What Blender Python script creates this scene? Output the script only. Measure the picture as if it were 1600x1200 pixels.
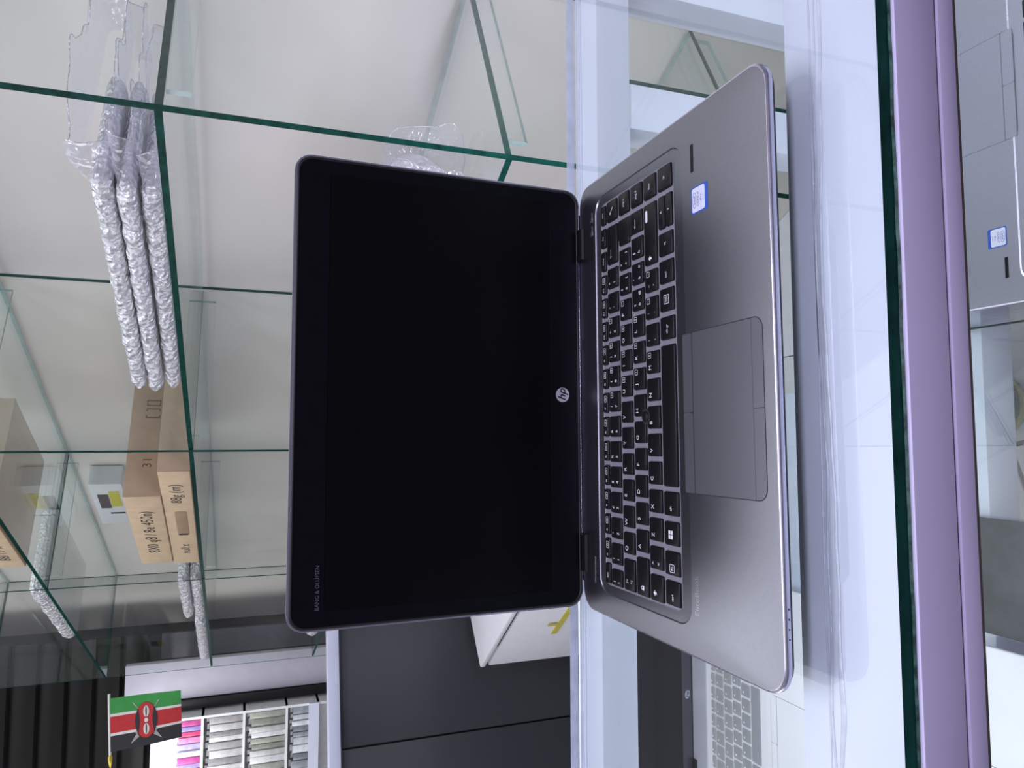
import bpy, bmesh, math, random
from mathutils import Vector, Matrix, noise
random.seed(7)
for o in list(bpy.data.objects): bpy.data.objects.remove(o)
scene = bpy.context.scene
col = scene.collection

# ------------------------------------------------------------------ camera
CAMZ = 0.2783
right = Vector((0.9973, -0.0694, 0.0244)); up = Vector((0.0013, 0.3480, 0.9375)); fwd = Vector((0.0736, 0.9349, -0.3471))
cd = bpy.data.cameras.new('camera'); cam = bpy.data.objects.new('camera', cd); col.objects.link(cam)
cd.sensor_fit = 'HORIZONTAL'; cd.sensor_width = 36.0; cd.lens = 36.0*1135/1600; cd.clip_start = 0.01
fwd.normalize(); right = (right-fwd*right.dot(fwd)).normalized(); up = right.cross(fwd).normalized()
cx, cy, cz = -up, right, -fwd            # the phone was held on its side
cam.matrix_world = Matrix(((cx.x, cy.x, cz.x, 0), (cx.y, cy.y, cz.y, 0), (cx.z, cy.z, cz.z, CAMZ), (0, 0, 0, 1)))
scene.camera = cam

# ------------------------------------------------------------------ world, lights, exposure
w = bpy.data.worlds.new('world'); scene.world = w; w.use_nodes = True
w.node_tree.nodes['Background'].inputs[0].default_value = (0.60, 0.56, 0.72, 1)
w.node_tree.nodes['Background'].inputs[1].default_value = 0.24
def area(name, loc, target, sx, sy, power, colr):
    l = bpy.data.lights.new(name, 'AREA'); l.shape = 'RECTANGLE'; l.size = sx; l.size_y = sy; l.energy = power; l.color = colr
    o = bpy.data.objects.new(name, l); col.objects.link(o); o.location = loc
    o.rotation_euler = (Vector(target)-Vector(loc)).to_track_quat('-Z', 'Y').to_euler()
    return o
area('left_fill_panel', (-3.0, 1.2, 0.75), (0.0, 1.2, 0.55), 1.8, 1.5, 34, (0.98, 0.97, 1.0))  # unseen soft panel added at left to light the cabinet wall evenly
area('ceiling_led_panel', (-0.95, 2.35, 1.85), (-0.95, 2.5, 0.0), 2.6, 1.6, 22, (0.93, 0.96, 1.0))
area('ceiling_led_panel', (-0.05, 0.64, 1.85), (-0.05, 0.64, 0), 1.2, 0.30, 16, (0.86, 0.87, 1.0))
area('ceiling_led_panel', (0.3, -0.75, 1.85), (0.3, -0.6, 0), 1.2, 0.35, 28, (0.82, 0.79, 1.0))
area('counter_led_and_fill', (-0.1, 0.286, -0.055), (-0.1, 0.60, -0.42), 2.0, 0.02, 2.6, (0.86, 0.95, 1.0))
area('counter_led_and_fill', (0.22, 0.622, -0.03), (0.22, 1.15, 0.16), 1.1, 0.02, 2.5, (0.84, 0.80, 1.0))  # strip added behind the back rail to brighten the lower cabinet wall
area('rack_fill_strip', (-1.40, 3.10, 0.66), (-1.38, 3.38, 0.15), 0.5, 0.03, 2.8, (0.97, 0.98, 1.0))  # unseen strip added to brighten the accessory rack
vs = scene.view_settings
vs.view_transform = 'Standard'; vs.look = 'None'; vs.gamma = 1; vs.use_curve_mapping = False; vs.exposure = 0.0
scene.cycles.transparent_max_bounces = 40
scene.cycles.max_bounces = 14

# ------------------------------------------------------------------ materials
MATS = {}
def new(name):
    m = bpy.data.materials.new(name); m.use_nodes = True
    MATS[name] = m
    return m, m.node_tree, m.node_tree.nodes['Principled BSDF']
def mat(name, c, rough=0.5, metal=0.0, var=0.06, scale=30.0, bump=0.0, bscale=200.0, spec=0.5, emit=None, estr=0.0, coat=0.0, detail=3.0):
    if name in MATS: return MATS[name]
    m, nt, b = new(name)
    tc = nt.nodes.new('ShaderNodeTexCoord')
    n = nt.nodes.new('ShaderNodeTexNoise'); n.inputs['Scale'].default_value = scale; n.inputs['Detail'].default_value = detail
    nt.links.new(tc.outputs['Object'], n.inputs['Vector'])
    r = nt.nodes.new('ShaderNodeValToRGB')
    r.color_ramp.elements[0].position = 0.3; r.color_ramp.elements[1].position = 0.7
    r.color_ramp.elements[0].color = (*[max(0, v*(1-var)) for v in c], 1)
    r.color_ramp.elements[1].color = (*[min(1, v*(1+var)) for v in c], 1)
    nt.links.new(n.outputs['Fac'], r.inputs['Fac']); nt.links.new(r.outputs['Color'], b.inputs['Base Color'])
    b.inputs['Roughness'].default_value = rough; b.inputs['Metallic'].default_value = metal
    b.inputs['Specular IOR Level'].default_value = spec; b.inputs['Coat Weight'].default_value = coat
    if emit: b.inputs['Emission Color'].default_value = (*emit, 1); b.inputs['Emission Strength'].default_value = estr
    if bump:
        n2 = nt.nodes.new('ShaderNodeTexNoise'); n2.inputs['Scale'].default_value = bscale; n2.inputs['Detail'].default_value = 2
        nt.links.new(tc.outputs['Object'], n2.inputs['Vector'])
        bp = nt.nodes.new('ShaderNodeBump'); bp.inputs['Strength'].default_value = bump; bp.inputs['Distance'].default_value = 0.001
        nt.links.new(n2.outputs['Fac'], bp.inputs['Height']); nt.links.new(bp.outputs['Normal'], b.inputs['Normal'])
    return m
def glass(name, tint, rough=0.0, ior=1.45, gloss=None, bump=0.0, bscale=90.0, voro=False, milky=0.0):
    m = bpy.data.materials.new(name); m.use_nodes = True; MATS[name] = m
    nt = m.node_tree; nt.nodes.remove(nt.nodes['Principled BSDF']); out = nt.nodes['Material Output']
    t = nt.nodes.new('ShaderNodeBsdfTransparent'); t.inputs['Color'].default_value = (*tint, 1)
    g = nt.nodes.new('ShaderNodeBsdfGlossy'); g.inputs['Roughness'].default_value = rough; g.inputs['Color'].default_value = (1, 1, 1, 1)
    mx = nt.nodes.new('ShaderNodeMixShader')
    if bump:
        tc = nt.nodes.new('ShaderNodeTexCoord')
        n2 = nt.nodes.new('ShaderNodeTexVoronoi' if voro else 'ShaderNodeTexNoise'); n2.inputs['Scale'].default_value = bscale
        nt.links.new(tc.outputs['Object'], n2.inputs['Vector'])
        bp = nt.nodes.new('ShaderNodeBump'); bp.inputs['Strength'].default_value = bump; bp.inputs['Distance'].default_value = 0.003
        nt.links.new(n2.outputs[0], bp.inputs['Height']); nt.links.new(bp.outputs['Normal'], g.inputs['Normal'])
    if milky:
        df = nt.nodes.new('ShaderNodeBsdfDiffuse'); df.inputs['Color'].default_value = (0.86, 0.86, 0.92, 1)
        tl = nt.nodes.new('ShaderNodeBsdfTranslucent'); tl.inputs['Color'].default_value = (0.86, 0.86, 0.92, 1)
        m1 = nt.nodes.new('ShaderNodeMixShader'); m1.inputs[0].default_value = 0.5; nt.links.new(df.outputs[0], m1.inputs[1]); nt.links.new(tl.outputs[0], m1.inputs[2])
        m2 = nt.nodes.new('ShaderNodeMixShader'); m2.inputs[0].default_value = milky; nt.links.new(t.outputs[0], m2.inputs[1]); nt.links.new(m1.outputs[0], m2.inputs[2]); t = m2
    if gloss is None:
        f = nt.nodes.new('ShaderNodeFresnel'); ge = nt.nodes.new('ShaderNodeNewGeometry')
        io = nt.nodes.new('ShaderNodeMix'); io.inputs[2].default_value = ior; io.inputs[3].default_value = 1.0/ior   # same pane reflectance from both sides
        nt.links.new(ge.outputs['Backfacing'], io.inputs[0]); nt.links.new(io.outputs[0], f.inputs['IOR'])
        nt.links.new(f.outputs[0], mx.inputs[0])
    else: mx.inputs[0].default_value = gloss
    nt.links.new(t.outputs[0], mx.inputs[1]); nt.links.new(g.outputs[0], mx.inputs[2]); nt.links.new(mx.outputs[0], out.inputs['Surface'])
    return m

M_CLEAR = glass('clear_glass', (0.965, 0.985, 0.978))
M_EDGE = mat('green_glass_edge', (0.006, 0.050, 0.038), 0.35, var=0.35, scale=60, spec=0.05)
M_FRAME = mat('white_frame', (0.77, 0.80, 0.95), 0.35, var=0.03, scale=12)
M_FRAMEFRONT = mat('frame_lilac_shade', (0.70, 0.63, 0.90), 0.42, var=0.03, scale=12)  # white rail with the dim purple light on its front put into the colour
M_GROOVE = mat('dark_groove', (0.10, 0.08, 0.10), 0.6)
M_SILICONE = mat('silicone', (0.66, 0.68, 0.80), 0.2, var=0.12, scale=80, bump=0.5)
M_SILVER = mat('silver_deck', (0.37, 0.375, 0.425), 0.32, metal=1.0, var=0.03, scale=900, bump=0.10, bscale=2500)
M_SILVEREDGE = mat('silver_edge', (0.60, 0.58, 0.70), 0.25, metal=0.9, var=0.03)
M_BLACKPL = mat('black_plastic', (0.010, 0.010, 0.013), 0.4, var=0.15, scale=200, spec=0.2)
M_TRAY = mat('key_tray', (0.26, 0.25, 0.30), 0.5, metal=0.15, var=0.03, scale=400)
M_UNDER = mat('underside_black', (0.010, 0.010, 0.012), 0.5)
M_BEZEL = mat('bezel_black', (0.006, 0.006, 0.010), 0.34, var=0.15, scale=80, spec=0.12)
M_BEZELRIM = mat('bezel_rubber', (0.020, 0.020, 0.024), 0.5)
M_SCREEN = mat('screen_black', (0.0035, 0.0037, 0.0045), 0.32, var=0.1, scale=10, spec=0.15)
M_KEY = mat('key_black', (0.008, 0.008, 0.010), 0.42, var=0.1, scale=300, bump=0.05, bscale=3000, spec=0.3)
M_LEGEND = mat('legend_white', (0.80, 0.80, 0.86), 0.5, var=0.02, emit=(0.8, 0.8, 0.85), estr=0.0)
M_PAD = mat('touchpad_silver', (0.42, 0.42, 0.48), 0.34, metal=0.9, var=0.02, scale=500)
M_GAP = mat('gap_dark', (0.03, 0.03, 0.045), 0.5)
M_STBLUE = mat('sticker_blue', (0.03, 0.10, 0.50), 0.35)
M_STWHITE = mat('sticker_white', (0.70, 0.72, 0.88), 0.3)
M_STTEXT = mat('sticker_text', (0.06, 0.10, 0.40), 0.4)
M_LOGO = mat('logo_silver', (0.75, 0.75, 0.82), 0.3, metal=0.3)
M_DIM = mat('dim_print', (0.16, 0.16, 0.20), 0.4)
M_ENGRAVE = mat('engraved_print', (0.60, 0.60, 0.64), 0.36, metal=0.95)
M_WHITELAP = mat('white_silver', (0.82, 0.85, 0.90), 0.35, metal=0.1, var=0.02)
M_GREYKEY = mat('grey_key', (0.11, 0.13, 0.18), 0.4, var=0.12, scale=60)
M_WALLPANEL = mat('white_laminate', (0.66, 0.625, 0.58), 0.38, var=0.035, scale=5, bump=0.03, bscale=60)
M_WRAP = None
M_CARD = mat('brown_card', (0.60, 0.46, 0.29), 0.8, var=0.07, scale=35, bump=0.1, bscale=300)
M_CARDSHADE = mat('brown_card_shaded', (0.40, 0.29, 0.19), 0.8, var=0.09, scale=25)  # same card, shade of the box sides put into a darker colour
M_INK = mat('marker_ink', (0.03, 0.025, 0.03), 0.6)
M_WHITEBOX = mat('white_box', (0.78, 0.79, 0.82), 0.5, var=0.03)
M_DARKWALL = mat('charcoal_panel', (0.040, 0.042, 0.048), 0.45, var=0.08, scale=4)
M_BLACK = mat('black_slat', (0.008, 0.008, 0.009), 0.5)
M_TILE = mat('grey_tile', (0.34, 0.34, 0.36), 0.25, var=0.08, scale=14)
M_GROUT = mat('grout', (0.08, 0.08, 0.09), 0.8)

def wrapmat():
    m, nt, b = new('bubble_wrap')
    tc = nt.nodes.new('ShaderNodeTexCoord')
    v = nt.nodes.new('ShaderNodeTexVoronoi'); v.inputs['Scale'].default_value = 150
    n = nt.nodes.new('ShaderNodeTexNoise'); n.inputs['Scale'].default_value = 75; n.inputs['Detail'].default_value = 5
    nt.links.new(tc.outputs['Object'], v.inputs['Vector']); nt.links.new(tc.outputs['Object'], n.inputs['Vector'])
    ad = nt.nodes.new('ShaderNodeMath'); ad.operation = 'MULTIPLY_ADD'; ad.inputs[1].default_value = 3.0
    nt.links.new(n.outputs['Fac'], ad.inputs[0]); nt.links.new(v.outputs['Distance'], ad.inputs[2])
    bp = nt.nodes.new('ShaderNodeBump'); bp.inputs['Strength'].default_value = 0.95; bp.inputs['Distance'].default_value = 0.0045
    nt.links.new(ad.outputs[0], bp.inputs['Height']); nt.links.new(bp.outputs['Normal'], b.inputs['Normal'])
    r = nt.nodes.new('ShaderNodeValToRGB'); r.color_ramp.elements[0].color = (0.66, 0.67, 0.70, 1); r.color_ramp.elements[1].color = (0.95, 0.96, 0.98, 1)
    nt.links.new(n.outputs['Fac'], r.inputs['Fac']); nt.links.new(r.outputs['Color'], b.inputs['Base Color'])
    b.inputs['Roughness'].default_value = 0.13; b.inputs['Specular IOR Level'].default_value = 1.0; b.inputs['Metallic'].default_value = 0.5
    return m
M_WRAP = wrapmat()
M_FILM = glass('clear_film', (0.95, 0.95, 0.965), rough=0.16, gloss=0.10, bump=0.9, bscale=110, voro=True, milky=0.20)
M_FILMPACK = glass('milky_film', (0.93, 0.93, 0.96), rough=0.2, gloss=0.12, bump=0.8, bscale=70, voro=True, milky=0.34)

# ------------------------------------------------------------------ helpers
def link(name, me, mats, parent=None):
    o = bpy.data.objects.new(name, me); col.objects.link(o)
    if not isinstance(mats, (list, tuple)): mats = [mats]
    if len(me.materials) == 0:
        for m in mats: me.materials.append(m)
    if parent: o.parent = parent
    return o
def tomesh(name, bm, smooth=None):
    bmesh.ops.recalc_face_normals(bm, faces=bm.faces)
    me = bpy.data.meshes.new(name); bm.to_mesh(me); bm.free()
    if smooth is not None:
        for p in me.polygons: p.use_smooth = True
        me.set_sharp_from_angle(angle=math.radians(smooth))
    return me
def obj(name, bm, mats, parent=None, smooth=None):
    return link(name, tomesh(name, bm, smooth), mats, parent)
def thing(name, label, cat, loc=(0, 0, 0), rotz=0.0, group=None):
    o = bpy.data.objects.new(name, None); col.objects.link(o); o.empty_display_size = 0.02
    o.location = loc; o.rotation_euler = (0, 0, rotz)
    return tag(o, label, cat, group)
def tag(o, label, cat, group=None):
    o['label'] = label; o['category'] = cat
    if group: o['group'] = group
    return o
def box(bm, x0, x1, y0, y1, z0, z1, bev=0.0, seg=2, xf=None, mi=0):
    vs_ = [bm.verts.new(p) for p in ((x0, y0, z0), (x1, y0, z0), (x1, y1, z0), (x0, y1, z0), (x0, y0, z1), (x1, y0, z1), (x1, y1, z1), (x0, y1, z1))]
    fs = [bm.faces.new([vs_[i] for i in q]) for q in ((3, 2, 1, 0), (4, 5, 6, 7), (0, 1, 5, 4), (1, 2, 6, 5), (2, 3, 7, 6), (3, 0, 4, 7))]
    for f in fs: f.material_index = mi
    if bev:
        es = list({e for f in fs for e in f.edges})
        r = bmesh.ops.bevel(bm, geom=es, offset=bev, segments=seg, affect='EDGES', profile=0.5)
        vs_ = list({v for f in r['faces'] for v in f.verts} | {v for v in vs_ if v.is_valid})
    if xf:
        for v in vs_:
            if v.is_valid: v.co = xf @ v.co
    return fs
def boxobj(name, dims, m, parent=None, bev=0.0, xf=None):
    bm = bmesh.new(); box(bm, *dims, bev=bev, xf=xf); return obj(name, bm, m, parent, smooth=35 if bev else None)
def rrect(x0, x1, y0, y1, r, n=5):
    pts = []
    r = max(1e-6, min(r, (x1-x0)/2-1e-6, (y1-y0)/2-1e-6))
    for (cx_, cy_, a0) in ((x1-r, y1-r, 0), (x0+r, y1-r, 90), (x0+r, y0+r, 180), (x1-r, y0+r, 270)):
        for i in range(n+1):
            a = math.radians(a0+90*i/n); pts.append((cx_+r*math.cos(a), cy_+r*math.sin(a)))
    return pts
def dense(pts, step):
    out = []
    for i, p in enumerate(pts):
        q = pts[(i+1) % len(pts)]; out.append(p); d = math.hypot(q[0]-p[0], q[1]-p[1]); k = int(d/step)
        for j in range(1, k): out.append((p[0]+(q[0]-p[0])*j/k, p[1]+(q[1]-p[1])*j/k))
    return out
def loft(bm, loops, cap0=True, cap1=True, f=None, mis=None):
    rows = []
    for lp in loops: rows.append([bm.verts.new(f(*p) if f else p) for p in lp])
    n = len(rows[0])
    for k in range(len(rows)-1):
        for i in range(n):
            j = (i+1) % n
            fc = bm.faces.new((rows[k][i], rows[k][j], rows[k+1][j], rows[k+1][i]))
            if mis: fc.material_index = mis[k]
    if cap0: bm.faces.new(rows[0][::-1])
    if cap1:
        fc = bm.faces.new(rows[-1])
        if mis: fc.material_index = mis[-1]
    return rows
def slab(x0, x1, y0, y1, z0, z1, r, ins=0.0, n=4, f=None):
    """rounded slab whose top is drawn in by ins"""
    bm = bmesh.new()
    L = [[(*p, z0) for p in rrect(x0, x1, y0, y1, r, n)]]
    if ins:
        L.append([(*p, z0+(z1-z0)*0.55) for p in rrect(x0+ins*0.3, x1-ins*0.3, y0+ins*0.3, y1-ins*0.3, r, n)])
        L.append([(*p, z1-(z1-z0)*0.08) for p in rrect(x0+ins*0.8, x1-ins*0.8, y0+ins*0.8, y1-ins*0.8, r, n)])
        L.append([(*p, z1) for p in rrect(x0+ins*1.3, x1-ins*1.3, y0+ins*1.3, y1-ins*1.3, r*0.9, n)])
    else: L.append([(*p, z1) for p in rrect(x0, x1, y0, y1, r, n)])
    loft(bm, L, f=f)
    return bm
TXT = {}
def text_mesh(s, shear=0.0, thick=0.0):
    k = (s, shear, thick)
    if k in TXT: return TXT[k]
    c = bpy.data.curves.new('text', 'FONT'); c.body = s; c.size = 1.0; c.shear = shear; c.offset = thick
    c.align_x = 'CENTER'; c.align_y = 'CENTER'; c.resolution_u = 2
    o = bpy.data.objects.new('text', c); col.objects.link(o)
    dg = bpy.context.evaluated_depsgraph_get()
    me = bpy.data.meshes.new_from_object(o.evaluated_get(dg))
    bpy.data.objects.remove(o); bpy.data.curves.remove(c)
    TXT[k] = me
    return me
def put_text(bm, s, x, y, z, size, rot=0.0, f=None, shear=0.0, thick=0.0, sx=1.0):
    me = text_mesh(s, shear, thick)
    ca, sa = math.cos(rot), math.sin(rot)
    vm = []
    for v in me.vertices:
        px, py = v.co.x*size*sx, v.co.y*size
        p = (x+px*ca-py*sa, y+px*sa+py*ca, z)
        vm.append(bm.verts.new(f(*p) if f else p))
    for p in me.polygons:
        try: bm.faces.new([vm[i] for i in p.vertices])
        except ValueError: pass
def ring(bm, x0, x1, y0, y1, z, r, wdt, f=None, n=3):
    a = rrect(x0, x1, y0, y1, r, n); b_ = rrect(x0+wdt, x1-wdt, y0+wdt, y1-wdt, max(r-wdt, 1e-5), n)
    A = [bm.verts.new(f(*p, z) if f else (*p, z)) for p in a]; B = [bm.verts.new(f(*p, z) if f else (*p, z)) for p in b_]
    for i in range(len(A)):
        j = (i+1) % len(A); bm.faces.new((A[i], A[j], B[j], B[i]))
def tube(bm, pts, r, n=8, closed=False):
    pts = [Vector(p) for p in pts]; rows = []
    for i, p in enumerate(pts):
        a = pts[i-1] if (i > 0 or closed) else p; b_ = pts[(i+1) % len(pts)] if (i < len(pts)-1 or closed) else p
        d = (b_-a).normalized(); u = d.cross(Vector((0.13, 0.21, 0.97))).normalized(); v = d.cross(u)
        rr_ = r[i] if isinstance(r, (list, tuple)) else r
        rows.append([bm.verts.new(p+rr_*(math.cos(2*math.pi*k/n)*u+math.sin(2*math.pi*k/n)*v)) for k in range(n)])
    m_ = len(rows)
    for i in range(m_ if closed else m_-1):
        A, B = rows[i], rows[(i+1) % m_]
        for k in range(n): bm.faces.new((A[k], A[(k+1) % n], B[(k+1) % n], B[k]))
    if not closed: bm.faces.new(rows[0][::-1]); bm.faces.new(rows[-1])
def disc(bm, x, y, z, r, n=24, f=None, z1=None):
    a = [(x+r*math.cos(2*math.pi*i/n), y+r*math.sin(2*math.pi*i/n)) for i in range(n)]
    if z1 is None: bm.faces.new([bm.verts.new(f(*p, z) if f else (*p, z)) for p in a])
    else: loft(bm, [[(*p, z) for p in a], [(*p, z1) for p in a]], f=f)
M_EDGEPALE = mat('pale_glass_edge', (0.30, 0.42, 0.40), 0.12, var=0.2, scale=60)
def glass_plate(name, dims, parent, xf=None, broad='z', edge=None, back=None, deep=None):
    """a pane: clear faces, green cut edges"""
    bm = bmesh.new(); fs = box(bm, *dims)
    big = {'z': (0, 1), 'y': (2, 4), 'x': (3, 5)}[broad]
    for i, f_ in enumerate(fs): f_.material_index = 0 if i in big else 1
    if back: fs[4].material_index = 2
    if deep: fs[3].material_index = 2; back = deep
    if xf:
        for v in bm.verts: v.co = xf @ v.co
    return obj(name, bm, [M_CLEAR, edge or M_EDGE]+([back] if back else []), parent)

# ------------------------------------------------------------------ room
FLOORZ = -0.95
fl = boxobj('floor', (-3.2, 3.2, -1.6, 4.3, FLOORZ-0.10, FLOORZ-0.006), M_GROUT); fl['kind'] = 'structure'
tb = bmesh.new(); box(tb, -0.1965, 0.1965, -0.1965, 0.1965, -0.008, 0.0, bev=0.0015, seg=1); tile_me = tomesh('tile', tb); tile_me.materials.append(M_TILE)
ang = math.radians(18)
ta = Vector((math.cos(ang), math.sin(ang))); tb_ = Vector((-math.sin(ang), math.cos(ang))); node = Vector((-0.0155, 0.87))
for i in range(-8, 9):
    for j in range(-7, 9):
        p = node+ta*(i+0.5)*0.4+tb_*(j+0.5)*0.4
        if -2.4 < p.x < 2.4 and -0.7 < p.y < 3.2:
            t = link('tile', tile_me, M_TILE, fl); t.location = (p.x, p.y, FLOORZ); t.rotation_euler = (0, 0, ang)
wb = boxobj('wall_back', (-3.2, 3.2, 4.15, 4.25, FLOORZ, 1.9), mat('dark_wall', (0.05, 0.05, 0.055), 0.6)); wb['kind'] = 'structure'

# ------------------------------------------------------------------ display counter
ct = thing('display_counter', 'white aluminium framed glass topped display counter carrying the open laptop', 'counter', (0, 0.43, FLOORZ))
def L(p): return p
CO = Vector((0, 0.43, FLOORZ))
XF = Matrix.Translation(-CO)
X0, X1 = -1.25, 0.80
glass_plate('glass_top', (X0, X1, 0.2512, 0.602, -0.0078, 0.0), ct, XF, back=M_SILICONE)
fr = boxobj('front_rail', (X0, X1, 0.2495, 0.323, -0.0345, -0.0085), [M_FRAME], ct, bev=0.0012, xf=XF)
bm = bmesh.new()
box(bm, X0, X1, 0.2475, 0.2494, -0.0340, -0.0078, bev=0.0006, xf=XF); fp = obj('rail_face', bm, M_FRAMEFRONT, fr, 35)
bm = bmesh.new(); box(bm, X0, X1, 0.2492, 0.32, -0.0362, -0.0346, xf=XF); obj('rail_groove', bm, M_GROOVE, fr)
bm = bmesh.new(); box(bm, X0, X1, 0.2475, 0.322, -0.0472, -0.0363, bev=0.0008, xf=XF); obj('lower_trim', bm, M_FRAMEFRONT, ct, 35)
bm = bmesh.new(); box(bm, X0, X1, 0.2480, 0.30, -0.0490, -0.0473, xf=XF); obj('trim_seal', bm, mat('brown_seal', (0.09, 0.07, 0.06), 0.7), ct)
boxobj('back_rail', (X0, X1, 0.5565, 0.6005, -0.042, -0.0085), M_FRAME, ct, bev=0.0012, xf=XF)
# squeezed-out silicone beads between the glass and the rails
def bead(name, y0, amp, wid, seed, xa=X0, xb=X1, zt=-0.00795):
    bm = bmesh.new(); n = 420; prev = None
    for i in range(n+1):
        x = xa+(xb-xa)*i/n
        y = y0+amp*(noise.noise(Vector((x*6, seed, 0)))+0.35*noise.noise(Vector((x*25, seed, 3))))
        h = wid*(0.6+0.9*abs(noise.noise(Vector((x*11, seed, 7)))))
        row = [bm.verts.new(Vector((x, y+s*h, zt-(0.0004 if abs(s) > 0.9 else 0.0)))-CO) for s in (-1, -0.4, 0.4, 1)]
        if prev:
            for k in range(3): bm.faces.new((prev[k], row[k], row[k+1], prev[k+1]))
        prev = row
    obj(name, bm, M_SILICONE, ct, 60)
bead('silicone_bead', 0.301, 0.004, 0.0011, 1); bead('silicone_bead', 0.2965, 0.006, 0.0016, 5); bead('silicone_bead', 0.3035, 0.003, 0.0007, 11)
bead('silicone_bead', 0.592, 0.0022, 0.0014, 21); bead('silicone_bead', 0.5965, 0.0012, 0.0010, 31); bead('silicone_bead', 0.587, 0.0015, 0.0006, 41)
# squeezed green sealant line under the front glass edge
bm = bmesh.new(); pr = None
for i in range(301):
    x = X0+(X1-X0)*i/300; y = 0.2508+0.0005*noise.noise(Vector((x*30, 2, 0))); h = 0.0006+0.0005*noise.noise(Vector((x*55, 9, 0)))
    row = [bm.verts.new(Vector(p)-CO) for p in ((x, y, -0.0083), (x, y-0.0010, -0.0083+h), (x, y, -0.0075+h))]
    if pr:
        for k in range(2): bm.faces.new((pr[k], row[k], row[k+1], pr[k+1]))
    pr = row
obj('sealant_line', bm, mat('sealant', (0.06, 0.13, 0.11), 0.12, var=0.7, scale=220), ct, 60)
# posts, lower shelf and rails
for (xa, xb, ya, yb) in ((0.2777, 0.3197, 0.5585, 0.5985), (0.4094, 0.459, 0.5585, 0.5985), (X0, X0+0.04, 0.5585, 0.5985), (X0, X0+0.04, 0.255, 0.295), (X1-0.04, X1, 0.5585, 0.5985), (X1-0.04, X1, 0.255, 0.295)):
    boxobj('post', (xa, xb, ya, yb, FLOORZ+0.0, -0.0425 if ya > 0.4 else -0.0495), M_FRAME, ct, bev=0.001, xf=XF)
SH = -0.3495
boxobj('door_gasket', (0.3199, 0.3232, 0.5585, 0.5885, FLOORZ, -0.0425), M_EDGE, ct, xf=XF)
glass_plate('shelf_glass', (X0+0.045, 0.0997, 0.235, 0.98, SH-0.008, SH), ct, XF)
glass_plate('shelf_glass', (0.1003, X1-0.045, 0.235, 0.604, SH-0.008, SH), ct, XF)
boxobj('shelf_rail', (X0, X1, 0.4720, 0.520, SH-0.048, SH-0.0085), M_FRAME, ct, bev=0.001, xf=XF)
boxobj('shelf_rail', (X0, 0.055, 0.70, 0.745, SH-0.048, SH-0.0085), M_FRAME, ct, bev=0.001, xf=XF)
boxobj('shelf_rail', (X0, 0.10, 0.94, 0.98, SH-0.048, SH-0.0085), M_FRAME, ct, bev=0.001, xf=XF)

# ------------------------------------------------------------------ laptops
W, D, T = 0.338, 0.231, 0.0195
KEYS = []    # (x0,x1,y0,y1, [(text, fx, fy, size)])
def krow(y0, y1, items):
    for it in items: KEYS.append((it[0], it[1], y0, y1, it[2] if len(it) > 2 else []))
R1, R2, R3, R4, R5, RF = (168.0, 183.5), (149.8, 165.0), (131.6, 147.0), (113.4, 129.2), (94.2, 110.6), (186.0, 193.3)
UL = lambda s: [(s, 0.26, 0.68, 4.7)]
two = lambda a, b: [(a, 0.26, 0.74, 3.9), (b, 0.26, 0.30, 4.2)]
def seq(x0, labels, pitch=18.62, wid=15.5): return [(x0+i*pitch, x0+i*pitch+wid, l) for i, l in enumerate(labels)]
fk = [[('esc', 0.4, 0.5, 3.0)]]+[[('f%d' % i, 0.22, 0.5, 2.6), ('box', 0.68, 0.5, 3.4)] for i in range(1, 13)]+[[('stamp', 0.5, 0.5, 2.4)], [('ins', 0.5, 0.5, 2.6)], [('canc', 0.5, 0.5, 2.4)]]
krow(*RF, seq(25.0, fk, 18.15, 15.3))
krow(*R1, [(25.0, 37.2, two('|', '\\'))]+seq(40.6, [two('!', '1'), two('"', '2'), two('£', '3'), two('$', '4'), two('%', '5'), two('&', '6'), two('/', '7')+[('num7', .8, .72, 3)], two('(', '8')+[('num8', .8, .72, 3)], two(')', '9')+[('num9', .8, .72, 3)], two('=', '0')+[('num/', .8, .72, 3)], two('?', "'"), two('^', 'ì')])+[(264.0, 293.6, [('back', 0.25, 0.6, 3)])])
krow(*R2, [(25.0, 47.3, [('|<', 0.3, 0.7, 3.4), ('>|', 0.3, 0.3, 3.4)])]+seq(50.6, [UL(c) for c in 'QWERTY']+[UL('U')+[('num4', .8, .72, 3)], UL('I')+[('num5', .8, .72, 3)], UL('O')+[('num6', .8, .72, 3)], UL('P')+[('num*', .8, .72, 3)], two('é', 'è')+[('[', .78, .3, 3.4)], two('*', '+')+[(']', .78, .3, 3.4)]])+[(274.2, 293.6, [])])
krow(*R3, [(25.0, 51.0, [('lock', 0.22, 0.5, 3.2)])]+seq(54.4, [UL(c) for c in 'ASDFGH']+[UL('J')+[('num1', .8, .72, 3)], UL('K')+[('num2', .8, .72, 3)], UL('L')+[('num3', .8, .72, 3)], two('ç', 'ò')+[('@', .78, .3, 3.4)], two('°', 'à')+[('#', .78, .3, 3.4)], two('§', 'ù')])+[(277.9, 293.6, [('enter', 0.4, 0.6, 3.4)])])
krow(*R4, [(25.0, 42.4, [('shift', 0.3, 0.62, 4.0)]), (45.7, 61.0, two('>', '<'))]+seq(64.2, [UL(c) for c in 'ZXCVBN']+[UL('M')+[('num0', .8, .72, 3)], two(';', ','), two(':', '.')+[('num.', .8, .72, 3)], two('_', '-')+[('num-', .8, .72, 3)]])+[(250.6, 293.6, [('shift', 0.10, 0.5, 4.0), ('caplabel', 0.8, 0.75, 3.0)])])
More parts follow.
